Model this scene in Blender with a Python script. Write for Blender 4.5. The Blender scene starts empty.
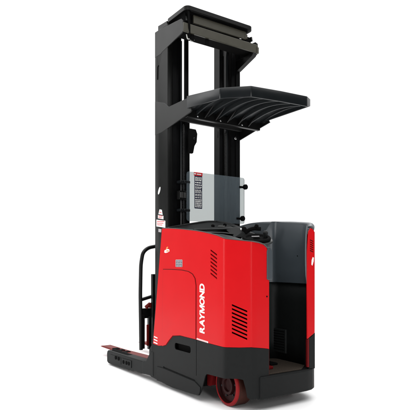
import bpy, bmesh, math, random
from mathutils import Vector, Matrix
random.seed(4)
S = bpy.context.scene
C = S.collection
R = math.radians

# ------------------------------------------------------------------ materials
def mat(name, col, rough=.5, metal=0., spec=.5, noise=0., nscale=40., bump=0., bscale=300., coat=0., rvar=0.):
    m = bpy.data.materials.new(name); m.use_nodes = True
    nt = m.node_tree; b = nt.nodes['Principled BSDF']
    b.inputs['Base Color'].default_value = (*col, 1)
    b.inputs['Roughness'].default_value = rough
    b.inputs['Metallic'].default_value = metal
    b.inputs['Specular IOR Level'].default_value = spec
    b.inputs['Coat Weight'].default_value = coat
    b.inputs['Coat Roughness'].default_value = .12
    tc = nt.nodes.new('ShaderNodeTexCoord')
    if noise or rvar:
        n = nt.nodes.new('ShaderNodeTexNoise'); n.inputs['Scale'].default_value = nscale; n.inputs['Detail'].default_value = 5
        nt.links.new(tc.outputs['Object'], n.inputs['Vector'])
        if noise:
            r = nt.nodes.new('ShaderNodeMapRange')
            r.inputs['To Min'].default_value = 1-noise; r.inputs['To Max'].default_value = 1+noise
            nt.links.new(n.outputs['Fac'], r.inputs['Value'])
            mx = nt.nodes.new('ShaderNodeVectorMath'); mx.operation = 'SCALE'
            mx.inputs[0].default_value = col
            nt.links.new(r.outputs['Result'], mx.inputs['Scale'])
            nt.links.new(mx.outputs['Vector'], b.inputs['Base Color'])
        if rvar:
            r2 = nt.nodes.new('ShaderNodeMapRange')
            r2.inputs['To Min'].default_value = rough-rvar; r2.inputs['To Max'].default_value = rough+rvar
            nt.links.new(n.outputs['Fac'], r2.inputs['Value']); nt.links.new(r2.outputs['Result'], b.inputs['Roughness'])
    if bump:
        n2 = nt.nodes.new('ShaderNodeTexNoise'); n2.inputs['Scale'].default_value = bscale; n2.inputs['Detail'].default_value = 3
        nt.links.new(tc.outputs['Object'], n2.inputs['Vector'])
        bp = nt.nodes.new('ShaderNodeBump'); bp.inputs['Strength'].default_value = bump; bp.inputs['Distance'].default_value = .002
        nt.links.new(n2.outputs['Fac'], bp.inputs['Height']); nt.links.new(bp.outputs['Normal'], b.inputs['Normal'])
    return m

RED = mat('red_paint', (.53, .005, .008), .36, spec=.11, noise=.05, nscale=5, bump=.05, bscale=200, coat=.03, rvar=.05)
REDD = mat('gap_and_shade_red', (.11, .004, .005), .6, spec=.1)  # door gap and small dark red parts; also painted shade on the pillar foot
REDF = mat('fork_red', (.14, .009, .007), .5, spec=.15, noise=.25, nscale=14, bump=.2, bscale=120)
BLK = mat('mast_black', (.004,.004,.004), .36, spec=.22, noise=.2, nscale=12, bump=.06, bscale=90, rvar=.07)
RAIL = mat('rail_black', (.0025,.0027,.003), .38, spec=.14, noise=.2, nscale=12, rvar=.06)
STEEL = mat('guard_black', (.0055,.007,.008), .3, spec=.33, noise=.15, nscale=12, rvar=.06)
BEAM = mat('beam_tan_sheen', (.050,.047,.034), .42, spec=.4, noise=.2, nscale=20, rvar=.06)  # tan tone is the lit sheen of the beams, put into the colour
PLAS = mat('skirt_plastic', (.0085, .0093, .0093), .55, spec=.12, noise=.15, nscale=30, bump=.35, bscale=420)
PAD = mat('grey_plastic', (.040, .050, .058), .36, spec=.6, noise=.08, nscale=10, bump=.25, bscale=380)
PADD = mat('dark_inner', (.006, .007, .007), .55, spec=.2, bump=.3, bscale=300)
TRAY = mat('tray_plastic', (.013, .015, .015), .42, spec=.28, noise=.15, nscale=30, bump=.3, bscale=300)
HOLE = mat('void_black', (.004, .004, .004), .9, spec=.05)
TRIM = mat('grey_trim', (.07, .07, .068), .45, spec=.3)
TYRE = mat('tyre_red', (.22, .006, .008), .45, spec=.15, noise=.15, nscale=20)
TREAD = mat('tread_brown', (.045, .013, .009), .6, spec=.15, noise=.35, nscale=30, bump=.3, bscale=160)
WHITE = mat('decal_white', (.8, .8, .78), .45, spec=.3)
DGREY = mat('decal_grey', (.36, .34, .35), .5, spec=.3)
ORANGE = mat('decal_orange', (.75, .22, .06), .5, spec=.3)
DRED = mat('decal_red', (.62, .02, .03), .5, spec=.3)
NAVY = mat('decal_navy', (.02, .022, .05), .5, spec=.3)
CHAIN = mat('chain_steel', (.10, .10, .10), .38, metal=.8, spec=.5)
CHROME = mat('bright_steel', (.6, .6, .6), .22, metal=1.)
RIB = mat('slat_black', (.010,.012,.013), .5, spec=.25)
FIT = mat('fitting_steel', (.45,.45,.43), .45, metal=.6)
HUB = mat('hub_dark', (.022,.004,.004), .5, spec=.15, noise=.4, nscale=40)
MATT = mat('floor_mat', (.040, .031, .024), .85, spec=.15, noise=.5, nscale=70, bump=.7, bscale=260)
FLOOR = mat('white_floor', (.95, .95, .95), .9, spec=.0)

def glassmat():
    m = bpy.data.materials.new('screen_clear'); m.use_nodes = True
    nt = m.node_tree; nt.nodes.clear()
    o = nt.nodes.new('ShaderNodeOutputMaterial')
    t = nt.nodes.new('ShaderNodeBsdfTransparent'); t.inputs['Color'].default_value = (.80, .82, .81, 1)
    d = nt.nodes.new('ShaderNodeBsdfDiffuse'); d.inputs['Color'].default_value = (.34, .42, .48, 1)  # bluish tint stands in for streaks of light on the screen
    g = nt.nodes.new('ShaderNodeBsdfGlossy'); g.inputs['Roughness'].default_value = .12
    f = nt.nodes.new('ShaderNodeFresnel'); f.inputs['IOR'].default_value = 1.45
    m1 = nt.nodes.new('ShaderNodeMixShader'); m1.inputs['Fac'].default_value = .17
    m2 = nt.nodes.new('ShaderNodeMixShader')
    nt.links.new(t.outputs[0], m1.inputs[1]); nt.links.new(d.outputs[0], m1.inputs[2])
    nt.links.new(f.outputs[0], m2.inputs['Fac']); nt.links.new(m1.outputs[0], m2.inputs[1]); nt.links.new(g.outputs[0], m2.inputs[2])
    nt.links.new(m2.outputs[0], o.inputs['Surface'])
    return m
GLASS = glassmat()

# ------------------------------------------------------------------ helpers
def link(name, me, m, parent, bevel=0., seg=2, smooth=35):
    o = bpy.data.objects.new(name, me); C.objects.link(o)
    if m and not me.materials: me.materials.append(m)
    if parent: o.parent = parent
    for p in me.polygons: p.use_smooth = True
    me.set_sharp_from_angle(angle=R(smooth))
    if bevel:
        b = o.modifiers.new('bevel', 'BEVEL'); b.width = bevel; b.segments = seg; b.limit_method = 'ANGLE'; b.angle_limit = R(30)
        b.harden_normals = True
    return o
class MB:
    def __init__(s): s.v = []; s.f = []
    def add(s, vs, fs):
        n = len(s.v); s.v += [tuple(v) for v in vs]; s.f += [tuple(i+n for i in f) for f in fs]; return s
    def box(s, x0, x1, y0, y1, z0, z1):
        vs = [(x, y, z) for z in (z0, z1) for y in (y0, y1) for x in (x0, x1)]
        return s.add(vs, [(0,2,3,1),(4,5,7,6),(0,1,5,4),(2,6,7,3),(0,4,6,2),(1,3,7,5)])
    def prism(s, poly, o, u, v, d0, d1):
        # polygon (a,b) in the frame (o,u,v), extruded d0..d1 along u x v
        o, u, v = Vector(o), Vector(u).normalized(), Vector(v).normalized(); n = u.cross(v)
        k = len(poly)
        vs = [o+u*a+v*b+n*d0 for a, b in poly] + [o+u*a+v*b+n*d1 for a, b in poly]
        fs = [tuple(reversed(range(k))), tuple(range(k, 2*k))] + [(i, (i+1) % k, k+(i+1) % k, k+i) for i in range(k)]
        return s.add(vs, fs)
    def tube(s, pts, r, seg=12, closed=False):
        pts = [Vector(p) for p in pts]; n = len(pts); rings = []
        prev = None
        for i, p in enumerate(pts):
            a = pts[max(i-1, 0)]; b = pts[min(i+1, n-1)]
            if closed: a = pts[(i-1) % n]; b = pts[(i+1) % n]
            t = (b-a).normalized()
            if prev is None: q = t.orthogonal().normalized()
            else: q = (prev - t*prev.dot(t)).normalized()
            prev = q; w = t.cross(q)
            rr = r[i] if isinstance(r, (list, tuple)) else r
            rings.append([p+(q*math.cos(2*math.pi*k/seg)+w*math.sin(2*math.pi*k/seg))*rr for k in range(seg)])
        vs = [v for g in rings for v in g]; fs = []
        for i in range(n if closed else n-1):
            j = (i+1) % n
            for k in range(seg): fs.append((i*seg+k, i*seg+(k+1) % seg, j*seg+(k+1) % seg, j*seg+k))
        if not closed: fs += [tuple(reversed(range(seg))), tuple((n-1)*seg+k for k in range(seg))]
        return s.add(vs, fs)
    def lathe(s, prof, o, axis, seg=48, caps=True):
        # prof (radius, height along axis)
        o = Vector(o); a = Vector(axis).normalized(); q = a.orthogonal().normalized(); w = a.cross(q)
        vs = []; fs = []
        for rr, h in prof:
            for k in range(seg):
                t = 2*math.pi*k/seg
                vs.append(o+a*h+(q*math.cos(t)+w*math.sin(t))*rr)
        for i in range(len(prof)-1):
            for k in range(seg): fs.append((i*seg+k, i*seg+(k+1) % seg, (i+1)*seg+(k+1) % seg, (i+1)*seg+k))
        if caps: fs += [tuple(reversed(range(seg))), tuple((len(prof)-1)*seg+k for k in range(seg))]
        return s.add(vs, fs)
    def strip(s, cols, rows=6):
        # cols: (top xyz, bottom xyz)
        vs = []; fs = []
        for t, b in cols:
            t, b = Vector(t), Vector(b)
            for k in range(rows+1): vs.append(t.lerp(b, k/rows))
        for i in range(len(cols)-1):
            for k in range(rows):
                a = i*(rows+1)+k; c = a+rows+1
                fs.append((a, a+1, c+1, c))
        return s.add(vs, fs)
    def mesh(s, name):
        me = bpy.data.meshes.new(name); me.from_pydata(s.v, [], s.f)
        bm = bmesh.new(); bm.from_mesh(me); bmesh.ops.recalc_face_normals(bm, faces=bm.faces); bm.to_mesh(me); bm.free()
        return me
    def build(s, name, m, parent, bevel=0., seg=2, smooth=35):
        return link(name, s.mesh(name), m, parent, bevel, seg, smooth)
def bake(o):
    bpy.context.view_layer.update(); dg = bpy.context.evaluated_depsgraph_get(); dg.update()
    me = bpy.data.meshes.new_from_object(o.evaluated_get(dg)); o.modifiers.clear(); o.data = me
def solid(o, th, off=-1):
    m = o.modifiers.new('s', 'SOLIDIFY'); m.thickness = th; m.offset = off; m.use_even_offset = True
    bake(o)
def cut(o, mb):
    c = bpy.data.objects.new('cutter', mb.mesh('cutter')); C.objects.link(c)
    bm = bmesh.new(); bm.from_mesh(o.data); bmesh.ops.remove_doubles(bm, verts=bm.verts, dist=1e-5)
    bmesh.ops.recalc_face_normals(bm, faces=bm.faces); bm.to_mesh(o.data); bm.free()
    n0 = len(o.data.polygons)
    m = o.modifiers.new('b', 'BOOLEAN'); m.object = c; m.operation = 'DIFFERENCE'; m.solver = 'EXACT'
    bpy.context.view_layer.update(); dg = bpy.context.evaluated_depsgraph_get(); dg.update()
    me = bpy.data.meshes.new_from_object(o.evaluated_get(dg))
    if len(me.polygons) == n0: m.solver = 'FAST'
    bake(o); bpy.data.objects.remove(c)
    o.data.set_sharp_from_angle(angle=R(35))
def rrect(x0, x1, y0, y1, r, n=5):
    out = []
    for cx, cy, a in ((x1-r, y0+r, -90), (x1-r, y1-r, 0), (x0+r, y1-r, 90), (x0+r, y0+r, 180)):
        for k in range(n+1):
            t = R(a+90*k/n); out.append((cx+r*math.cos(t), cy+r*math.sin(t)))
    return out
def arc(pts, r, n=5):
    # round the inner corners of an open 3D path
    P = [Vector(p) for p in pts]; out = [P[0]]
    for i in range(1, len(P)-1):
        a = (P[i-1]-P[i]); b = (P[i+1]-P[i]); d = min(r, a.length*.49, b.length*.49)
        p0 = P[i]+a.normalized()*d; p1 = P[i]+b.normalized()*d
        for k in range(n+1):
            t = k/n; out.append(p0*(1-t)**2+P[i]*2*t*(1-t)+p1*t*t)
    return out+[P[-1]]
ZX = dict(u=(1,0,0), v=(0,0,1))            # frame on a plane Y = const; normal = -Y
def side(poly, y=0., d0=0., d1=.01): return MB().prism(poly, (0, y, 0), (1,0,0), (0,0,1), d0, d1)
def rear(poly, x=0., d0=0., d1=.01): return MB().prism(poly, (x, 0, 0), (0,1,0), (0,0,1), d0, d1)    # normal = +X
def text(name, s, size, M, m, parent, bold=0., shear=0., ext=.0008, spacing=1.):
    cu = bpy.data.curves.new(name, 'FONT'); cu.body = s; cu.size = size; cu.offset = bold; cu.shear = shear
    cu.extrude = ext; cu.space_character = spacing; cu.align_x = 'CENTER'; cu.align_y = 'CENTER'; cu.resolution_u = 6
    o = bpy.data.objects.new('t', cu); C.objects.link(o)
    dg = bpy.context.evaluated_depsgraph_get(); dg.update()
    me = bpy.data.meshes.new_from_object(o.evaluated_get(dg)); bpy.data.objects.remove(o)
    me.transform(M); me.materials.clear()
    me.materials.append(m)
    q = bpy.data.objects.new(name, me); C.objects.link(q); q.parent = parent
    return q
SIDE_M = lambda x, z, y: Matrix.Translation((x, y, z)) @ Matrix(((1,0,0,0),(0,0,-1,0),(0,1,0,0),(0,0,0,1)))

# ------------------------------------------------------------------ the truck
truck = bpy.data.objects.new('reach_truck', None); C.objects.link(truck)
truck['label'] = 'red and black stand-up reach truck with tall black mast and overhead guard'
truck['category'] = 'forklift'
base = Matrix.Translation((-.5, .48, 0)).inverted()
W = .95                                      # overall width
YC = .525                                    # mast centre line

# -- red body shell: left side, chamfered corner, rear face
top = [(-.973,0,1.42),(-.90,0,1.4165),(-.82,0,1.411),(-.747,0,1.405),(-.6,0,1.391),(-.432,0,1.372),(-.32,0,1.356),(-.22,0,1.338),(-.13,0,1.320),(-.060,0,1.300),(-.042,.002,1.295),(-.028,.008,1.291),(-.016,.018,1.289),(.05,.075,1.279),(.104,.125,1.271),(.114,.136,1.270),(.12,.150,1.268),(.12,.20,1.262),(.12,.25,1.249),(.12,.28,1.228),(.12,.295,1.205),(.12,.307,1.17)]
bot = [(-1.141,0,.361),(-1.031,0,.357),(-.90,0,.378),(-.84,0,.43),(-.78,0,.475),(-.66,0,.492),(-.441,0,.491),(-.234,0,.484),(-.13,0,.482),(-.060,0,.481),(-.042,.002,.481),(-.028,.008,.481),(-.016,.018,.481),(.05,.075,.483),(.104,.125,.487),(.114,.136,.488),(.12,.150,.486),(.12,.20,.479),(.12,.25,.471),(.12,.28,.466),(.12,.295,.463),(.12,.307,.460)]
gap = .0025
shell = MB().strip([(t, (b[0], b[1], b[2]+gap)) for t, b in zip(top, bot)], 10).build('body_panel', RED, truck, smooth=50)
# make sure that normals face outwards (-Y on the side)
if shell.data.polygons[0].normal.y > 0: shell.data.flip_normals()
solid(shell, .008)
cutter = MB()
for i in range(7):                            # side vent
    z = 1.213-.0298*i
    cutter.prism([(-.214,z-.007),(-.127,z-.047),(-.127,z-.034),(-.214,z+.006)], (0,0,0), (1,0,0), (0,0,1), -.03, .03)
ud = Vector((.15,.134,0)).normalized()
for i in range(8):                            # corner vent on the chamfer
    z = .800-.0292*i
    cutter.prism([(.052,z-.006),(.168,z-.053),(.168,z-.040),(.052,z+.007)], (-.03,.003,0), ud, (0,0,1), -.04, .04)
cut(shell, cutter)
for i in range(7):
    z = 1.213-.0298*i
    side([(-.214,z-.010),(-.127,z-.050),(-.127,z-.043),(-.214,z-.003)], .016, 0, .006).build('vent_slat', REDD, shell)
TX = [t[0] for t in top]
# trim along the top edge of the red panel
MB().tube([(t[0], t[1]+.008, t[2]+.003) for t in top], .0045, 8).build('edge_trim', TRIM, shell)
MB().tube([(-.985+(.0)-(.168)*k/10, .012, 1.42-1.059*k/10) for k in range(11)], .010, 8).build('edge_trim', PLAS, shell)
# inner core, closes the view through vents and gaps
core = MB().box(-1.0, -.43, .035, .93, .30, 1.33).prism([(-.44,.035),(-.06,.035),(.085,.18),(.085,.27),(-.44,.27)],(0,0,0),(1,0,0),(0,1,0),.50,1.19)
core.prism([(-1.10,.12),(-.36,.12),(-.36,.5),(-1.10,.5)], (0,.9,0), (1,0,0), (0,0,1), 0, .86)
core.build('chassis', HOLE, truck)
# far side of the truck
MB().strip([((-.973,W,1.42),(-1.14,W,.10)),((-.5,W,1.40),(-.5,W,.10)),((-.06,W,1.38),(-.06,W,.27))], 4).build('body_panel', RED, truck)

# -- door on the side
door = [(-.947,1.052),(-.80,1.053),(-.632,1.049),(-.53,1.039),(-.47,1.020),(-.432,.985),(-.418,.93),(-.418,.498),(-.66,.4985),(-.78,.482),(-.84,.437),(-.90,.385),(-.962,.367),(-.957,.8)]
g = [(-.953,1.058),(-.80,1.059),(-.630,1.055),(-.526,1.044),(-.464,1.024),(-.425,.988),(-.411,.93),(-.411,.4985),(-.66,.4955),(-.78,.479),(-.84,.434),(-.90,.382),(-.968,.3615),(-.963,.8)]
dgap = side(g, 0, 0, .0012).build('seal', REDD, None)
dr = side(door, 0, .0012, .0050).build('door', RED, truck, bevel=.002)
dgap.parent = dr
# little bolts
for p in ((-.02,0),):
    MB().lathe([(.006,0),(.006,.003),(.004,.004)], (.1205,.285,.86), (1,0,0), 12).build('bolt', HOLE, shell)

# -- black lower skirt
sk = [(-1.215,0,.30,.065),(-1.17,0,.345,.05),(-1.141,0,.361,.05),(-1.031,0,.357,.042),(-.90,0,.378,.034),(-.84,0,.43,.030),(-.78,0,.475,.030),(-.66,0,.492,.034),(-.441,0,.491,.043),(-.372,0,.489,.050),(-.345,0,.488,.085),(-.287,0,.487,.222),(-.268,0,.486,.240),(-.234,0,.484,.243),(-.13,0,.482,.246),(-.060,0,.481,.248),(-.042,.002,.481,.248),(-.028,.008,.481,.249),(-.016,.018,.481,.250),(.05,.075,.483,.252),(.072,.096,.485,.246),(.086,.108,.486,.18),(.094,.116,.486,.118),(.104,.125,.487,.108),(.114,.136,.488,.105),(.12,.150,.486,.104),(.12,.20,.479,.102),(.12,.25,.471,.102),(.12,.28,.466,.102),(.12,.307,.460,.102)]
skirt = MB().strip([((x,y,a),(x,y,b)) for x,y,a,b in sk], 8).build('skirt', PLAS, truck, smooth=50)
if skirt.data.polygons[0].normal.y > 0: skirt.data.flip_normals()
solid(skirt, .008)
c = MB().prism(rrect(-.752,-.497,.368,.425,.022), (0,0,0), (1,0,0), (0,0,1), -.1, .1)
cut(skirt, c)
cut(skirt, MB().prism([(-.95,.176),(-.43,.155),(-.43,.166),(-.95,.187)], (0,0,0), (1,0,0), (0,0,1), -.007, .1))
cut(skirt, MB().prism([(-.416,.20),(-.410,.20),(-.410,.60),(-.416,.60)], (0,0,0), (1,0,0), (0,0,1), -.004, .1))
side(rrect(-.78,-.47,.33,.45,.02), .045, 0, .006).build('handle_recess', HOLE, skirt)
# battery slab: lower lip stands a little proud
side([(-1.06,.040),(-.375,.048),(-.352,.082),(-.345,.118),(-.43,.152),(-.95,.172),(-1.06,.168)], 0, .0, .008).build('battery_gate', PLAS, truck, bevel=.004)
# front end of the skirt, rounded shoulder over the outrigger
sh = MB().lathe([(.055,0),(.075,.015),(.075,.07),(.07,.085)], (-1.185,.055,.11), (0,-.0,1), 24)
side([(-1.36,.045),(-1.20,.055),(-1.12,.05),(-1.12,.30),(-1.19,.30),(-1.235,.24),(-1.29,.185),(-1.36,.172)], .15, 0, .155).build('outrigger_mount', PLAS, truck, bevel=.02, seg=3)
MB().lathe([(.030,0),(.032,.01),(.032,.10),(.026,.115)], (-1.155,.03,.285), (0,0,1), 20).build('mount_pin', PLAS, truck)

# -- rear step / bumper
bp = [(.0,.21),(.06,.21),(.130,.21),(.136,.23),(.138,.45),(.134,.70),(.124,.765),(.098,.815),(.0,.895),(-.05,.92),(-.40,.92),(-.40,.21)]
bump = MB().prism(bp, (0,0,0), (1,0,0), (0,1,0), .088, .262).build('bumper', PLAS, truck, bevel=.014, seg=4)
MB().prism([(.01,.30),(.105,.31),(.110,.66),(.02,.79),(-.42,.80),(-.42,.30)], (0,0,0), (1,0,0), (0,1,0), .262, .272).build('floor_mat', MATT, truck, bevel=.003)
MB().box(-.17,.0,.385,.46,.272,.296).build('pedal', REDD, truck, bevel=.006)
pdl = MB().box(-.26,-.10,.52,.60,.272,.290).build('pedal', HOLE, truck, bevel=.006)

# -- operator compartment: back pad wall
pin = arc([(-.36,.30,0),(-.36,.70,0),(-.33,.785,0),(.06,.775,0),(.112,.730,0)], .09, 8)
def zt(p):                                   # height of the coaming
    if p.x < -.35: return 1.30
    return 1.495-.13*(p.x+.36)/.48
wall_in = []
for p in pin: wall_in.append(p)
# lower dark liner
def wall(path, z0, z1f, th, m, name, parent=truck, rows=4, bev=0):
    cols = [((p.x,p.y,z1f(p)),(p.x,p.y,z0)) for p in path]
    o = MB().strip(cols, rows).build(name, m, parent, smooth=50)
    solid(o, th, 1 if o.data.polygons[0].normal.dot(Vector((-(path[1]-path[0]).y,(path[1]-path[0]).x,0))) > 0 else -1)
    return o
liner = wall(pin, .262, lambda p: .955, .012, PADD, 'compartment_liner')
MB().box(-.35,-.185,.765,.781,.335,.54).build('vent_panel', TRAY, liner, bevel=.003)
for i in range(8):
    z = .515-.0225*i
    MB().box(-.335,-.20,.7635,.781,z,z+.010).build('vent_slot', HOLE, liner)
# grey pad
pp = arc([(-.36,.30,0),(-.36,.69,0),(-.325,.765,0),(.06,.752,0),(.112,.712,0)],.11,10)
pad = MB()
cols = []
for p in pp:
    zt_ = 1.24 if p.x < -.352 and p.y < .6 else (1.24+(1.475-1.24)*min(1,(p.y-.6)/.14) if p.x < -.31 else 1.475-.065*(p.x+.31)/.43)
    cols.append((p, zt_))
vs = []
prof = [(0,0),(.006,-.012),(.004,-.03),(0,-.06),(-.004,-.2),(-.004,-.35)]
padm = MB()
rows = 14; vv = []; ff = []
for i,(p,z) in enumerate(cols):
    a = cols[max(i-1,0)][0]; b = cols[min(i+1,len(cols)-1)][0]; t = (b-a).normalized(); n = Vector((t.y,-t.x,0))
    for k in range(rows+1):
        f = k/rows; zz = z+(.945-z)*f
        off = .012*math.sin(math.pi*f)**.5
        if f > .9: off *= .6
        vv.append((p.x+n.x*off, p.y+n.y*off, zz))
for i in range(len(cols)-1):
    for k in range(rows):
        a = i*(rows+1)+k; ff.append((a,a+1,a+rows+2,a+rows+1))
padm.add(vv, ff)
po = padm.build('back_pad', PAD, truck, smooth=60)
m_ = po.modifiers.new('s','SOLIDIFY'); m_.thickness = .012; m_.offset = 1
# is offset direction away from the operator? (normal after recalc is ambiguous) -> decide from polygon near the back
q = [pl for pl in po.data.polygons if abs(pl.center.x+.1) < .05][0]
m_.offset = -1 if q.normal.y < 0 else 1
bake(po); po.data.set_sharp_from_angle(angle=R(50))
MB().lathe([(.008,0),(.008,.004),(.005,.006)], (-.02,.748,1.17), (0,-1,0), 14).build('bolt', HOLE, po)
# upper coaming: a rounded rim that runs from the pad forward around the dash
cm = []
for x,y,z in ((.105,.765,1.385),(.07,.81,1.412),(.0,.835,1.422),(-.2,.855,1.442),(-.4,.86,1.456),(-.6,.855,1.466),(-.75,.84,1.462),(-.85,.80,1.44),(-.9,.75,1.41)): cm.append(Vector((x,y,z)))
MB().tube(arc(cm,.05,3), .030, 14).build('coaming_rim', PAD, truck)
# wall beneath the rim, forward of the pad (seen over the tray)
vv=[];ff=[]
wallpts=[(-.30,.80),(-.45,.815),(-.6,.815),(-.72,.80),(-.82,.76),(-.88,.71)]
tops=[1.455,1.468,1.475,1.473,1.452,1.42]
MB().strip([((x,y,z),(x-.0,y-.05,1.20)) for (x,y),z in zip(wallpts,tops)],6).build('coaming_wall', PAD, truck, smooth=60)
# top cap between pad and red outer shell, and rear end of the back wall
red_end = rear([(.714,.50),(.80,.545),(.80,1.36),(.785,1.385),(.75,1.395),(.728,1.37),(.714,1.2),(.712,1.0),(.714,.6)], .0, .105, .122).build('rear_pillar', RED, truck, bevel=.008, seg=3)
MB().prism([(-.30,.80),(.09,.79),(-.06,.93),(-.30,.93)],(0,0,0),(1,0,0),(0,1,0),.3,1.36).build('pillar_core', HOLE, truck)
MB().strip([((.12,.798,1.362),(.12,.798,.50)),((.0,.908,1.385),(.0,.908,.50)),((-.06,.948,1.39),(-.06,.948,.50))],4).build('rear_corner', RED, truck)
MB().prism([(.12,.775),(.121,.80),(.0,.913),(-.06,.953),(-.4,.953),(-.4,.90),(.08,.76)], (0,0,0),(1,0,0),(0,1,0), .255, .548).build('skirt', PLAS, truck, bevel=.006)
for i in range(6):                            # small louvres in the pillar
    z = 1.295-.017*i
    rear([(.742,z),(.778,z-.012),(.778,z-.006),(.742,z+.006)], .122, -.004, .0012).build('vent_slot', HOLE, red_end)
rear([(.757,1.10),(.768,1.09),(.782,1.125),(.785,1.155),(.772,1.16),(.760,1.135)], .122, -.004, .0014).build('decal', WHITE, red_end)
MB().box(.088,.116,.722,.790,1.34,1.396).build('coaming_rim', PAD, truck, bevel=.012, seg=3)
rear([(.716,.275),(.736,.275),(.736,.508),(.716,.498)], .0, .10, .120).build('pillar_foot', REDD, truck, bevel=.003)  # pillar red darkened: shade near the floor put into the colour
rear([(.737,.262),(.795,.262),(.800,.540),(.737,.507)], .0, .09, .1215).build('pillar_foot', PLAS, truck, bevel=.004)
# grey end cap of the left pod
MB().prism(rrect(.04,.117,.300,.338,.016), (0,0,0), (1,0,0), (0,1,0), .985, 1.20).build('pod_trim', PAD, truck, bevel=.008, seg=3)
rear([(.283,.990),(.300,.983),(.338,.985),(.340,1.02),(.340,1.20),(.318,1.232),(.296,1.235),(.283,1.20)], .06, .0, .066).build('pod_trim', PAD, truck, bevel=.006, seg=3)
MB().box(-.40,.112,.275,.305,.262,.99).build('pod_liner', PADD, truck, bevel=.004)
rear([(.295,.262),(.312,.262),(.312,.985),(.300,.985)], .0, .06, .116).build('pod_trim', REDD, truck)

# -- top deck / dash, tilting down towards the operator
def deck(x, y, dz=0):
    # interpolate the top-edge height in x, small fall across y near the operator
    P = [(-1.0,1.425),(-.747,1.405),(-.432,1.372),(-.22,1.338),(-.06,1.300),(.12,1.262)]
    for (x0,z0),(x1,z1) in zip(P, P[1:]):
        if x <= x1: break
    z = z0+(z1-z0)*(x-x0)/(x1-x0)
    return z-.008+dz - .05*max(0, min(1,(y-.2)/.5))*max(0, min(1,(x+.6)/.4))
vv=[];ff=[]
nx,ny=16,12
for i in range(nx+1):
    for j in range(ny+1):
        x=-.97+.615*i/nx; y=.012+.80*j/ny
        z=deck(x,y)+.010*math.sin(math.pi*min(1,j/ny*1.2))
        vv.append((x,y,z))
for i in range(nx):
    for j in range(ny): a=i*(ny+1)+j; ff.append((a,a+1,a+ny+2,a+ny+1))
d=MB().add(vv,ff).build('deck', TRAY, truck, smooth=60)
vv=[];ff=[]
for i in range(9):
    for j in range(7):
        x=-.36+.475*i/8; y=.012+.30*j/6
        lim = .0
        if i>=5: y = min(y, .30)
        xx = x; z=deck(x,y)
        # keep inside the chamfered corner
        if xx>-.03 and y < (xx+.03)*.9+.01: y=(xx+.03)*.9+.012
        if y>.26: z -= .02
        vv.append((xx,y,z))
for i in range(8):
    for j in range(6): a=i*7+j; ff.append((a,a+1,a+8,a+7))
MB().add(vv,ff).build('deck', TRAY, truck, smooth=60)

# raised dash hood (dark hump with a grey ridge)
hood = [(-.96,.06,1.425),(-.96,.30,1.47),(-.955,.48,1.50),(-.95,.60,1.505),(-.90,.72,1.485),(-.84,.80,1.44)]
lowp = [(-.50,.06,1.375),(-.52,.26,1.385),(-.55,.42,1.40),(-.58,.54,1.41),(-.60,.66,1.40),(-.60,.76,1.385)]
vv=[];ff=[]
n=8
for (a,b) in zip(hood,lowp):
    for k in range(n+1):
        t=k/n; v=Vector(a).lerp(Vector(b),t); v.z += .012*math.sin(math.pi*t); vv.append(v)
for i in range(len(hood)-1):
    for k in range(n): q=i*(n+1)+k; ff.append((q,q+1,q+n+2,q+n+1))
dh = MB().add(vv,ff).build('dash_hood', PADD, truck, smooth=60)
MB().strip([((h[0],h[1],h[2]),(h[0]-.01,h[1],1.36)) for h in hood],2).build('dash_hood', TRAY, truck)
MB().tube(arc([Vector(h)+Vector((0,0,.004)) for h in hood],.05,3),.010,10).build('dash_ridge', TRAY, dh)
MB().tube(arc([(-.955,.58,1.508),(-.80,.60,1.475),(-.58,.56,1.418),(-.40,.60,1.36)],.05,3),.010,10).build('dash_ridge', TRAY, dh)
MB().tube(arc([(-.5,.03,1.384),(-.52,.26,1.398),(-.55,.42,1.41),(-.58,.54,1.42)],.05,3),.010,10).build('dash_ridge', TRAY, dh)
# grey wedge cover (triangular)
MB().add([(-.56,.40,1.405),(-.30,.30,1.325),(-.34,.56,1.330),(-.42,.42,1.415),(-.36,.48,1.40)],[(0,1,4,3),(0,3,2),(3,4,2),(1,2,4),(0,2,1)]).build('dash_wedge', PADD, truck, bevel=.004)
MB().add([(-.68,.40,1.432),(-.66,.46,1.434),(-.64,.46,1.446),(-.66,.40,1.446)],[(0,1,2,3)]).build('decal', WHITE, dh)
for (x,y,z) in ((-.62,.31,1.43),(-.70,.5,1.452)):
    MB().lathe([(.016,0),(.016,.012),(.010,.018)],(x,y,z),(.3,-.1,1),14).build('knob', HOLE, dh)

# control handle
ch = MB().tube(arc([(-.36,.44,1.30),(-.35,.45,1.37),(-.31,.50,1.405),(-.27,.56,1.40)],.03,4),[.016]*3+[.017]*11,12)
hnd = ch.build('control_handle', HOLE, truck)
MB().lathe([(.012,0),(.024,.008),(.026,.03),(.020,.045),(.006,.052)],(-.36,.45,1.37),(.1,-.2,1),18).build('knob', HOLE, hnd)
MB().lathe([(.010,0),(.018,.01),(.016,.03),(.006,.036)],(-.29,.52,1.405),(.3,.3,1),16).build('knob', HOLE, hnd)
MB().box(-.40,-.32,.39,.47,1.30,1.335).build('handle_base', TRAY, hnd, bevel=.008)
MB().lathe([(.009,0),(.009,.006),(.005,.008)],(-.345,.405,1.395),(1,-.4,.2),12).build('button', CHROME, hnd)

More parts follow.
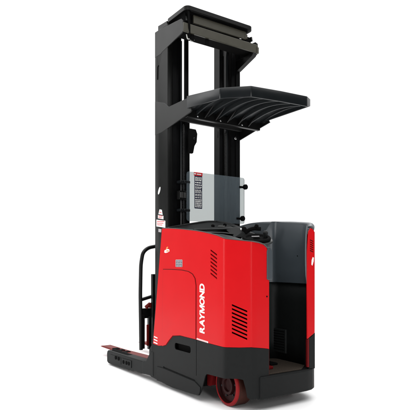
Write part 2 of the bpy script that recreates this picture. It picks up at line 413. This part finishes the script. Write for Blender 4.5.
# steering disc on the tray next to the operator
sa = Vector((.24,-.16,.92))
so = Vector((-.06,.335,1.287))
MB().lathe([(.110,-.006),(.128,-.004),(.130,.004),(.124,.010)], so, sa, 48).build('steering_tray', TRAY, truck)
st = MB().lathe([(.105,.010),(.113,.016),(.113,.026),(.106,.033),(.088,.030),(.080,.020),(.03,.020),(.022,.030),(0.001,.032)], so, sa, 48).build('steering_wheel', HOLE, truck)
MB().lathe([(.016,.0),(.018,.03),(.020,.05),(.012,.06),(.001,.062)], so+Vector((.03,.065,.02)), sa, 20).build('spinner_knob', PADD, st)
MB().prism([(-.03,-.008),(.03,-.008),(.03,.008),(-.03,.008)], so+sa*.036+Vector((.01,-.02,0)), (.5,.86,.02), (-.80,.46,.29), 0, .002).build('decal', DGREY, st)

# -- drive wheel
wc = Vector((-.150,.105,.160)); ax = Vector((.05,1,0))
wheel = MB().lathe([(.134,-.002),(.138,-.006),(.146,-.004),(.157,.004),(.160,.014),(.160,.130),(.155,.140),(.134,.142),(.134,-.002)], wc, ax, 64, False)
wo = wheel.mesh('tyre'); wo.materials.append(TYRE); wo.materials.append(TREAD)
wt = bpy.data.objects.new('drive_wheel', None); C.objects.link(wt); wt.parent = truck
for pl in wo.polygons:
    cc = Vector(pl.center)-wc; ra = (cc-ax.normalized()*cc.dot(ax.normalized())).length
    pl.material_index = 1 if ra > .15 and cc.dot(ax.normalized()) > .012 else 0
tyre = link('tyre', wo, None, wt)
MB().lathe([(.001,.03),(.045,.025),(.05,.008),(.07,.006),(.075,.03),(.124,.03),(.1332,-.0),(.1335,.10)], wc, ax, 48).build('hub', HUB, wt)
for k in range(6):
    t_ = k*math.pi/3+.2
    MB().lathe([(.008,.0),(.008,.012),(.005,.014)], wc+Vector((.088*math.cos(t_),.03,.088*math.sin(t_))), (0,-1,0), 12).build('wheel_bolt', RIB, wt)
side([(-.345,.13),(-.31,.13),(-.275,.24),(-.30,.30),(-.345,.30)], .08, 0, .02).build('arch_reflection_plate', REDD, truck)  # added plates; their dark red stands in for a reddish reflection in the arch
MB().box(-.34,-.31,.08,.35,.13,.30).build('arch_reflection_plate', REDD, truck, bevel=.006)
# far caster and right load wheels are hidden; give the truck a rear caster
MB().lathe([(.001,0),(.085,0),(.09,.01),(.09,.06),(.085,.07),(.001,.07)], (-.15,.72,.09), (0,1,0), 32).build('caster_wheel', TREAD, truck)

# -- outriggers
for y0, y1 in ((.0,.11),(W-.11,W)):
    leg = side([(-2.196,.118),(-2.188,.145),(-2.165,.158),(-1.80,.162),(-1.30,.170),(-1.25,.170),(-1.25,.055),(-1.40,.040),(-1.53,.042),(-1.58,.030),(-2.06,.016),(-2.15,.014),(-2.192,.030)], y1, 0, y1-y0).build('outrigger', PLAS, truck, bevel=.010, seg=3)
    s_ = -1
    yy = y0
    if y0 == 0:
        side([(-1.80,.055),(-1.585,.062),(-1.585,.135),(-1.80,.130)], yy, 0, .006).build('wheel_cover', PLAS, leg, bevel=.003)
        side([(-2.10,.050),(-1.83,.056),(-1.83,.128),(-2.10,.124)], yy, 0, .003).build('wheel_cover', PLAS, leg, bevel=.002)
        for x, z in ((-1.76,.075),(-1.69,.077),(-1.635,.079),(-1.88,.09),(-1.95,.09)):
            MB().lathe([(.020,0),(.020,.004),(.014,.006)], (x,yy-.005,z+.02), (0,-1,0), 16).build('bolt', HOLE, leg)
    for x in (-2.0,-1.85,-1.70):
        MB().lathe([(.001,0),(.050,0),(.053,.006),(.053,.07),(.050,.076),(.001,.076)], (x,y0+.020,.068), (0,1,0), 24).build('load_wheel', TREAD, leg)
    MB().box(-2.13,-1.42,y0+.03,y1-.02,.150,.163).build('wheel_slot', HOLE, leg)

# -- forks
for y0 in (.17,.68):
    fk = side([(-2.79,.104),(-2.72,.118),(-2.3,.122),(-1.52,.145),(-1.50,.20),(-1.50,.55),(-1.465,.55),(-1.465,.16),(-1.475,.12),(-1.52,.105),(-2.3,.096),(-2.72,.098)], y0+.11, 0, .11).build('fork', REDF, truck, bevel=.004)
    for x in (-2.42,-2.28,-2.14) if y0 < .3 else ():
        MB().box(x,x+.07,y0-.004,y0+.06,.112,.1295+(x+2.42)*.02).build('fork_slot', HOLE, fk)

# -- load backrest and carriage in front of the mast
XB = -1.50
lb = bpy.data.objects.new('load_backrest', None); C.objects.link(lb); lb.parent = truck
L = arc([(XB,.062,.25),(XB,.054,.80),(XB,.060,1.10),(XB,.082,1.215),(XB,.14,1.262),(XB,.26,1.285),(XB,.80,1.285),(XB,.93,1.25),(XB,.99,1.15),(XB,.99,.25)],.05,5)
MB().tube(L,.019,12).build('frame_tube', BLK, lb)
MB().tube(arc([(XB,.06,.745),(XB,.13,.762),(XB,.20,.778),(XB,.26,.86),(XB,.272,1.28)],.05,5),.017,12).build('frame_tube', BLK, lb)
MB().box(XB-.01,XB+.012,.05,.95,.56,.66).build('carriage_plate', BLK, lb, bevel=.004)
MB().box(XB-.01,XB+.03,.135,.93,.25,.58).build('carriage_plate', BLK, lb, bevel=.004)
MB().box(XB-.012,XB+.02,.050,.095,.26,.60).build('side_bar', BLK, lb, bevel=.004)
MB().box(XB+.03,XB+.045,.105,.130,.29,.50).build('hydraulic_line', REDF, lb, bevel=.003)
MB().tube([(XB+.03,.10,.67),(XB+.03,.14,.70),(XB+.03,.17,.68),(XB+.03,.20,.71)],.020,10).build('hydraulic_line', REDF, lb)
MB().lathe([(.001,0),(.026,0),(.026,.03),(.001,.03)],(XB+.02,.145,.69),(1,0,0),20).build('hydraulic_fitting', REDF, lb)
# reach mechanism (scissor) between mast and carriage
MB().box(-1.47,-1.22,.24,.30,.35,.55).box(-1.47,-1.22,.75,.81,.35,.55).box(-1.46,-1.42,.15,.9,.30,1.0).build('reach_mechanism', BLK, truck, bevel=.004)

# -- mast
mast = bpy.data.objects.new('mast', None); C.objects.link(mast); mast.parent = truck
def channel(y, sgn, x0, x1, w, t, z0, z1, name='mast_rail', m=RAIL):
    # C channel: web at y, flanges going inwards (sgn)
    a, b = y, y+sgn*w
    pts = [(x0,a),(x1,a),(x1,b),(x1-t,b),(x1-t,a+sgn*t),(x0+t,a+sgn*t),(x0+t,b),(x0,b)]
    return MB().prism(pts, (0,0,0), (1,0,0), (0,1,0), z0, z1).build(name, m, mast, bevel=.003)
MASTARM = mat('arm_lit_black', (.011,.0115,.011), .40, spec=.24, noise=.2, nscale=8, bump=.08, bscale=60, rvar=.05)  # lighter mast black: light caught by the arm chamfers, put into the colour
MASTCOL = mat('mast_side_black', (.0055,.0058,.0055), .42, spec=.15, noise=.2, nscale=8, bump=.08, bscale=60, rvar=.05)
col = channel(.10, 1, -1.284, -1.045, .052, .014, .12, 3.32, m=MASTCOL)
channel(.95, -1, -1.284, -1.045, .052, .014, .12, 3.32)
# slot holes in the left column
cut(col, MB().prism([(-1.245,2.86),(-1.225,2.85),(-1.205,2.86),(-1.200,2.95),(-1.205,2.985),(-1.225,2.99),(-1.240,2.98)], (0,.1,0),(1,0,0),(0,0,1),-.008,.05))
ho = [( -1.200+.018*math.cos(t)+.016*math.sin(t), 1.795+.034*math.sin(t)) for t in [2*math.pi*k/20 for k in range(20)]]
side(ho, .0995, 0, .001).build('decal', WHITE, col)
for s, y in ((1,.10),(-1,.95)):
    channel(y+s*.060, s, -1.235, -1.055, .045, .012, .14, 3.31)
    channel(y+s*.112, s, -1.200, -1.075, .057 if s == 1 else .036, .010, .2, 3.30)
    # lift cylinder
    MB().lathe([(.001,0),(.020,0),(.020,2.05),(.022,2.06),(.022,2.12),(.014,2.125),(.014,3.0),(.001,2.9)], (-1.095,y+s*.225,.30), (0,0,1), 20).build('lift_cylinder', RAIL, mast)
    # chain
    cm_ = MB()
    for k in range(84 if s == 1 else 84):
        z = 1.35+.0126*k
        cm_.box(-1.062,-1.046,y+s*.178-.009,y+s*.178+.009,z,z+.008)
    cm_.box(-1.058,-1.050,y+s*.178-.004,y+s*.178+.004,.4,2.42)
    cm_.build('lift_chain', CHAIN, mast)
    # hoses
    for q in (.150,.160):
        MB().tube([(-1.06,y+s*q,.5),(-1.06,y+s*q,3.2)],.0055,8).build('hose', STEEL, mast)
# right inner: mast cylinder broad plate seen at an angle
MB().box(-1.075,-1.06,.300,.342,.3,3.32).build('mast_rail', RAIL, mast, bevel=.006)
MB().box(-1.16,-1.06,.705,.745,.3,3.32).build('mast_rail', RAIL, mast, bevel=.006)
MB().box(-1.14,-1.12,.245,.39,.3,2.47).build('hose_guard', HOLE, mast)
MB().box(-1.14,-1.12,.745,.80,.3,3.2).build('hose_guard', HOLE, mast)
# cross members behind/at the top (rear facing beams)
hd = bpy.data.objects.new('mast_head', None); C.objects.link(hd); hd.parent = truck
for y, s, d in ((.10,1,0),(.95,-1,0)):
    pl = [(-1.2835,3.322),(-1.20,3.318),(-.805,3.268),(-.780,3.245),(-.770,3.150),(-.80,3.138),(-1.15,3.088),(-1.17,3.08),(-1.2835,3.08)]
    yy = y+.0085 if s == 1 else y+.010
    side(pl, yy, 0, .010).build('side_plate', MASTARM, hd, bevel=.002)
    side([(-1.16,3.345),(-.80,3.305),(-.79,3.26),(-1.16,3.29)], y+s*.05+.006, 0, .012).build('side_plate', MASTARM, hd, bevel=.002)
    side([(-1.25,3.375),(-1.08,3.36),(-1.08,3.32),(-1.25,3.32)], y+s*.02+.006, 0, .012).build('side_plate', BLK, hd, bevel=.002)
MB().box(-.785,-.765,.10,.95,3.146,3.225).build('cross_beam', BEAM, hd, bevel=.004)
MB().box(-.800,-.782,.215,.815,3.252,3.325).build('cross_beam', BEAM, hd, bevel=.004)
MB().box(-1.0,-.80,.22,.83,3.235,3.25).box(-.95,-.805,.14,.20,3.20,3.34).box(-.92,-.815,.84,.90,3.23,3.30).build('head_block', HOLE, hd)
frame_o = rrect(-1.10,-.745,.115,.875,.045)
frame_i = rrect(-1.06,-.80,.16,.83,.02)
k = len(frame_o)
vv=[(a,b,3.338) for a,b in frame_o]+[(a,b,3.338) for a,b in frame_i]+[(a,b,3.376) for a,b in frame_o]+[(a,b,3.376) for a,b in frame_i]
ff=[]
for i in range(k):
    j=(i+1)%k
    ff+=[(i,k+i,k+j,j),(2*k+i,2*k+j,3*k+j,3*k+i),(i,j,2*k+j,2*k+i),(k+i,3*k+i,3*k+j,k+j)]
MB().add(vv,ff).build('top_frame', BLK, hd, bevel=.003)
MB().box(-1.07,-.79,.15,.84,3.330,3.350).build('head_block', HOLE, hd)
# pulley, hose end and bright fittings under the head
MB().lathe([(.001,0),(.045,0),(.05,.006),(.04,.012),(.04,.022),(.05,.028),(.045,.034),(.001,.034)],(-.83,.165,3.20),(0,1,0),28).build('sheave', HOLE, hd)
MB().tube(arc([(-.79,.150,3.36),(-.765,.150,3.34),(-.760,.155,3.20),(-.775,.165,3.14),(-.80,.19,3.125),(-.80,.22,3.15)],.03,4),.010,8).build('hose', HOLE, hd)
MB().tube(arc([(-.79,.145,3.135),(-.79,.155,3.098),(-.79,.175,3.10)],.012,4),.0055,8).build('hose_fitting', FIT, hd)
MB().tube(arc([(-.79,.185,3.095),(-.79,.205,3.085),(-.79,.225,3.105)],.012,4),.0050,8).build('hose_fitting', FIT, hd)
for q in (.19,.35): MB().box(-.80,-.78,q,q+.03,3.09,3.145).build('bracket', HOLE, hd)
MB().box(-.785,-.760,.93,.955,3.142,3.20).build('bracket', BEAM, hd)
MB().box(-.80,-.78,.80,.83,3.26,3.30).build('bracket', BEAM, hd)
# gusset below the right end
side([(-1.04,3.15),(-.77,3.148),(-.80,3.12),(-1.04,3.045)], .95, 0, .05).build('gusset', BLK, hd, bevel=.003)
MB().box(-.95,-.80,.13,.93,3.165,3.20).build('cross_beam', HOLE, hd, bevel=.004)

# -- overhead guard
gd = bpy.data.objects.new('overhead_guard', None); C.objects.link(gd); gd.parent = truck
# arms
armL = side([(-1.2835,2.335),(-1.15,2.338),(-.90,2.372),(-.655,2.408),(-.640,2.420),(-.690,2.540),(-.72,2.542),(-1.02,2.545),(-1.10,2.60),(-1.2835,2.66)], .1105, 0, .012).build('guard_arm', MASTARM, gd, bevel=.003)
armR = side([(-1.2835,2.335),(-1.05,2.360),(-.80,2.405),(-.60,2.438),(-.640,2.50),(-.72,2.542),(-1.02,2.545),(-1.10,2.60),(-1.2835,2.66)], .965, 0, .012).build('guard_arm', BLK, gd, bevel=.003)
def rimtop(x): return 2.552-.062*max(0,min(1,(x+.67)/.45)) + .0
# rim: swept band
rp = arc([(-.690,.090,0),(-.215,.098,0),(-.042,.268,0),(-.030,.56,0),(-.034,.86,0),(-.085,.953,0),(-.62,.953,0),(-.90,.953,0)],.010,3)
cols=[]
for i,p in enumerate(rp):
    right = p.y > .9
    zt_ = rimtop(p.x) if not right else 2.512
    if p.y > .3: zt_ = max(zt_, 2.490+.026*(p.y-.27)/.6)
    hgt = .086
    if right: hgt = .060
    if p.y < .2 and p.x < -.3: hgt = .086+.02*min(1,(-.3-p.x)/.3)
    cols.append(((p.x,p.y,zt_),(p.x,p.y,zt_-hgt)))
rim = MB().strip(cols,1).build('guard_rim', STEEL, gd, smooth=50)
rim_m = rim.modifiers.new('s','SOLIDIFY'); rim_m.thickness=.014; rim_m.offset=0
rb = rim.modifiers.new('b','BEVEL'); rb.width=.004; rb.segments=2; rb.limit_method='ANGLE'
bake(rim)
# ribs: arched slats running fore and aft
for k in range(6):
    y = .21+.118*k
    xe = -.045 if y > .29 else -.045-(.29-y)
    pts=[];N=14
    for i in range(N+1):
        t=i/N; x=-.74+(xe+.74)*t
        z=2.425+.085*math.sin(math.pi*(.12+.72*t))**1.0
        pts.append((x,z))
    poly=pts+[(x,z-.042) for x,z in reversed(pts)]
    MB().prism(poly,(0,y,0),(1,0,0),(0,0,1),-.006,.006).build('guard_slat', RIB, gd)
# closed smoked sheet above the slats
N=14; vv=[]; ff=[]
for i in range(N+1):
    t=i/N; x=-.74+(-.055+.74)*t
    z=2.418+.085*math.sin(math.pi*(.12+.72*t))
    y0_=.115 if x < -.20 else .115+(x+.20)*.95
    y1_=.935 if x < -.12 else .935-(x+.12)*.9
    for j in range(9): vv.append((x,y0_+(y1_-y0_)*j/8,z))
for i in range(N):
    for j in range(8): a_=i*9+j; ff.append((a_,a_+1,a_+10,a_+9))
gp=MB().add(vv,ff).build('guard_sheet', STEEL, gd, smooth=60)
solid(gp,.006,0)
# transverse bars carrying the slats
MB().box(-.765,-.725,.115,.945,2.385,2.475).build('cross_bar', BLK, gd, bevel=.006)
MB().box(-1.03,-1.0,.11,.945,2.43,2.49).build('cross_bar', BLK, gd, bevel=.006)
for y in (.30,.42,.55,.68,.80):
    side([(-.75,2.43),(-.60,2.50),(-.55,2.50),(-.72,2.40)], y, 0, .012).build('brace', BLK, gd, bevel=.002)
for y in (.22,.47,.72):
    MB().lathe([(.009,0),(.009,.005),(.006,.007)],(-.7245,y,2.407),(1,0,0),12).build('bolt', CHROME, gd)
MB().lathe([(.013,0),(.013,.006),(.008,.010)],(-1.040,.885,2.365),(1,-.3,0),12).build('bolt', CHROME, gd)
# hose guide hanging under the guard on the left
hg = MB().prism([(.300,2.37),(.375,2.37),(.392,2.33),(.385,2.25),(.360,2.21),(.345,2.14),(.300,2.14)],(-.985,0,0),(0,1,0),(0,0,1),-.03,0).build('hose_guide', HOLE, truck, bevel=.006)
MB().lathe([(.010,0),(.010,.005),(.006,.007)],(-.984,.35,2.28),(1,0,0),12).build('bolt', STEEL, hg)

# -- clear operator screen with warning label
XS = -.975
scr = rear(rrect(.262,.945,1.50,1.962,.025), XS, 0, .006).build('clear_screen', GLASS, truck, bevel=.0)
ed = MB()
rr = rrect(.262,.945,1.50,1.962,.025)
lab = rear(rrect(.345,.432,1.622,1.948,.004), XS, .0072, .0082).build('warning_label', NAVY, truck)
lab.parent = scr
rear([(.338,1.930),(.434,1.930),(.436,1.962),(.338,1.962)], XS, .0084, .0092).build('label_header', DRED, scr)
lr = MB()
random.seed(7)
z=1.918
while z > 1.63:
    h_ = random.choice((.006,.008,.012))
    y = .352
    while y < .422:
        w = random.uniform(.008,.026); lr.prism([(y,z-h_),(min(y+w,.426),z-h_),(min(y+w,.426),z),(y,z)],(XS,0,0),(0,1,0),(0,0,1),.0084,.0090); y += w+random.uniform(.003,.006)
    z -= h_+random.choice((.004,.005,.010))
lr.build('label_print', WHITE, scr)
rear([(.340,1.940),(.36,1.940),(.36,1.953),(.340,1.953)], XS, .0094, .0098).prism([(.37,1.940),(.42,1.940),(.42,1.950),(.37,1.950)],(XS,0,0),(0,1,0),(0,0,1),.0094,.0098).build('label_print', WHITE, scr)
for (y,z,sg) in ((.90,1.868,1),(.865,1.552,1)):
    MB().lathe([(.010,0),(.010,.02),(.023,.022),(.026,.028),(.026,.048),(.021,.053),(.001,.055)],(XS-.004,y+.03,z),(1,.15,0),20).build('clamp_knob', HOLE, scr)
    MB().box(XS-.03,XS+.012,y-.02,y+.02,z-.010,z+.010).build('clamp', HOLE, scr, bevel=.003)
for z in (1.862,1.60):
    MB().box(XS-.06,XS+.006,.19,.30,z-.012,z+.012).build('clamp', STEEL, scr, bevel=.004)
    for y in (.195,.235,.275):
        MB().lathe([(.012,0),(.012,.012),(.008,.015)],(XS+.006,y,z),(1,0,0),12).build('bolt', STEEL, scr)
for y in (.20,.215,.235,.25,.27):
    MB().box(XS-.012,XS-.002,y,y+.008,1.715,1.765).build('terminal', TRIM, scr)
MB().box(XS-.06,XS-.01,.19,.30,1.70,1.78).build('clamp', BLK, scr, bevel=.004)

# -- writing and decals
def glyph(ch, bold):
    if ch == 'M':
        p = [(0,0),(.20,0),(.20,.58),(.42,.0),(.58,.0),(.80,.58),(.80,0),(1,0),(1,1),(.74,1),(.5,.36),(.26,1),(0,1)]
        return MB().prism(p, (0,0,0), (1,0,0), (0,1,0), 0, .004).mesh('g')
    cu = bpy.data.curves.new('g', 'FONT'); cu.body = ch; cu.size = 1.4; cu.offset = bold; cu.extrude = .002
    o = bpy.data.objects.new('t', cu); C.objects.link(o); bpy.context.view_layer.update()
    dg = bpy.context.evaluated_depsgraph_get(); dg.update()
    me = bpy.data.meshes.new_from_object(o.evaluated_get(dg)); bpy.data.objects.remove(o); return me
WORD = (('R',.98),('A',1.12),('Y',1.10),('M',1.14),('O',1.06),('N',1.04),('D',1.0)); GAP = .035
tot = sum(w for c, w in WORD)+GAP*6-.25
bm = bmesh.new(); pos = 0.
for ch, wd in WORD:
    me = glyph(ch, .050)
    xs = [v.co.x for v in me.vertices]; ys = [v.co.y for v in me.vertices]
    sx = wd/(max(xs)-min(xs)); sy = 1/(max(ys)-min(ys)); x0, y0 = min(xs), min(ys); z0 = min(v.co.z for v in me.vertices)
    for v in me.vertices:
        a_ = (v.co.x-x0)*sx+pos; b_ = (v.co.y-y0)*sy
        a_ += .10*b_                                    # slight slant
        v.co = (-.294-.070*b_ , -.0005-.0010*(1 if v.co.z-z0 > .002 else 0), .553+.392*a_/tot)
    bm.from_mesh(me); pos += wd+GAP-{'A':.22,'R':.04,'Y':.03,'N':-.04}.get(ch, 0)
me = bpy.data.meshes.new('lettering'); bmesh.ops.recalc_face_normals(bm, faces=bm.faces); bm.to_mesh(me); bm.free()
t = bpy.data.objects.new('lettering', me); C.objects.link(t); t.parent = shell; me.materials.append(WHITE)
side([(-.405,.4950),(-.245,.4865),(-.245,.4980),(-.405,.5065)], 0, .0006, .0012).build('decal', WHITE, shell)
txt = MB()
for i in range(9):
    x = -.395+.016*i; txt.prism([(x,.4975-.0008*i),(x+.009,.4970-.0008*i),(x+.009,.5020-.0008*i),(x,.5025-.0008*i)],(0,0,0),(1,0,0),(0,0,1),.0013,.0016)
txt.build('decal_print', DRED, shell)
# grey instruction decal
gdl = side(rrect(-.735,-.625,1.078,1.140,.006), 0, .0006, .0012).build('decal', DGREY, shell)
pr_ = MB()
for i in range(4):
    for j in range(4):
        x=-.728+.026*j; z=1.083+.014*i
        pr_.prism([(x,z),(x+.018+.004*((i+j)%2),z),(x+.018,z+.007),(x,z+.007)],(0,0,0),(1,0,0),(0,0,1),.0013,.0017)
pr_.build('decal_print', NAVY, shell)
# small emblem high on the panel
side([(-.930,1.205),(-.905,1.200),(-.870,1.205),(-.838,1.215),(-.845,1.232),(-.88,1.235),(-.90,1.228),(-.925,1.225)], 0, .0006, .0012).build('decal', WHITE, shell)
side([(-.905,1.230),(-.890,1.252),(-.862,1.256),(-.864,1.244),(-.880,1.236)], 0, .0006, .0012).build('decal', ORANGE, shell)
side([(-.895,1.212),(-.850,1.212),(-.852,1.224),(-.892,1.222)], 0, .0013, .0017).build('decal', ORANGE, shell)
# three white strokes low at the front edge
for i in range(3):
    z = .375+.026*i
    side([(-1.128+.004*i,z),(-1.055,z-.006),(-1.055,z+.004),(-1.126+.004*i,z+.011)], 0, .0006, .0012).build('decal', WHITE, shell)
# column warning label
def cdecal(poly, m, d=.0008, n='decal'): return side(poly, .0995, d-.0007, d).build(n, m, col)
cdecal([(-1.215,1.575),(-1.135,1.560),(-1.150,1.610),(-1.195,1.618)], WHITE)
cdecal([(-1.225,1.535),(-1.120,1.518),(-1.120,1.550),(-1.225,1.567)], WHITE)
cdecal([(-1.255,1.460),(-1.085,1.438),(-1.085,1.503),(-1.255,1.525)], WHITE)
cdecal([(-1.215,1.405),(-1.130,1.394),(-1.130,1.425),(-1.215,1.436)], DGREY)
dp = MB()
for z,a,b in ((1.590,-1.200,-1.155),(1.555,-1.215,-1.135),(1.540,-1.215,-1.150),(1.505,-1.245,-1.10),(1.488,-1.245,-1.12),(1.472,-1.24,-1.14)):
    dp.prism([(a,z),(b,z-.009),(b,z-.003),(a,z+.006)],(0,.0995,0),(1,0,0),(0,0,1),.0010,.0014)
dp.build('decal_print', DRED, col)

# move everything built at top level of the truck into the empty's frame
truck.location = (-.5, .48, 0)
for o in list(truck.children):
    o.matrix_parent_inverse = base

# ------------------------------------------------------------------ floor
fl = MB().lathe([(8,-.02),(8,0)], (0,0,0), (0,0,1), 96).build('floor', FLOOR, None)
fl['kind'] = 'structure'

# ------------------------------------------------------------------ world: white in view, darkened elsewhere to keep reflections off the truck
w = bpy.data.worlds.new('World'); S.world = w; w.use_nodes = True
nt = w.node_tree; bg = nt.nodes['Background']
tc = nt.nodes.new('ShaderNodeTexCoord'); dt = nt.nodes.new('ShaderNodeVectorMath'); dt.operation = 'DOT_PRODUCT'
dt.inputs[1].default_value = Vector((-.825,.565,0)).normalized()
mr = nt.nodes.new('ShaderNodeMapRange'); mr.interpolation_type = 'SMOOTHSTEP'
mr.inputs['From Min'].default_value = .33; mr.inputs['From Max'].default_value = .68
mr.inputs['To Min'].default_value = .07; mr.inputs['To Max'].default_value = 1.12
nt.links.new(tc.outputs['Generated'], dt.inputs[0]); nt.links.new(dt.outputs['Value'], mr.inputs['Value'])
nt.links.new(mr.outputs['Result'], bg.inputs['Strength']); bg.inputs['Color'].default_value = (1,1,1,1)

def area(name, loc, target, size, power, size_y=None, col=(1,1,1)):
    l = bpy.data.lights.new(name, 'AREA'); l.energy = power; l.size = size; l.color = col
    if size_y: l.shape = 'RECTANGLE'; l.size_y = size_y
    o = bpy.data.objects.new(name, l); C.objects.link(o); o.location = loc
    o.rotation_euler = (Vector(target)-Vector(loc)).to_track_quat('-Z','Y').to_euler()
    return o
area('added_lamp', (-2.2,-5.2,1.9), (0,0,1.1), .6, 125, 3.2)  # added strip light, draws the highlight line on the side corner
area('added_lamp', (-7.4,-4.8,6.2), (-.8,0,2.4), 3.4, 110)  # added softbox for the grey sheen on upper column and guard
area('added_lamp', (6.0,-1.9,1.9), (.1,.1,1.1), .7, 95, 3.2)  # added strip light for highlights on the rear edge and back pad
area('added_lamp', (0,0,9), (0,0,0), 16, 2250)  # added overhead light, sized to burn the floor to white

# ------------------------------------------------------------------ camera (level, shifted lens)
cam = bpy.data.cameras.new('camera'); co = bpy.data.objects.new('camera', cam); C.objects.link(co)
cam.sensor_width = 36; cam.lens = 511/410*36
co.location = (3.0348, -2.2764, 1.12)
a = R(34.408)
fwd = Vector((-math.cos(a), math.sin(a), 0))
co.rotation_euler = fwd.to_track_quat('-Z','Y').to_euler()
cam.shift_y = (262-205)/410
cam.clip_end = 200
S.camera = co
S.view_settings.view_transform = 'Standard'; S.view_settings.look = 'None'
S.view_settings.exposure = 0; S.view_settings.gamma = 1
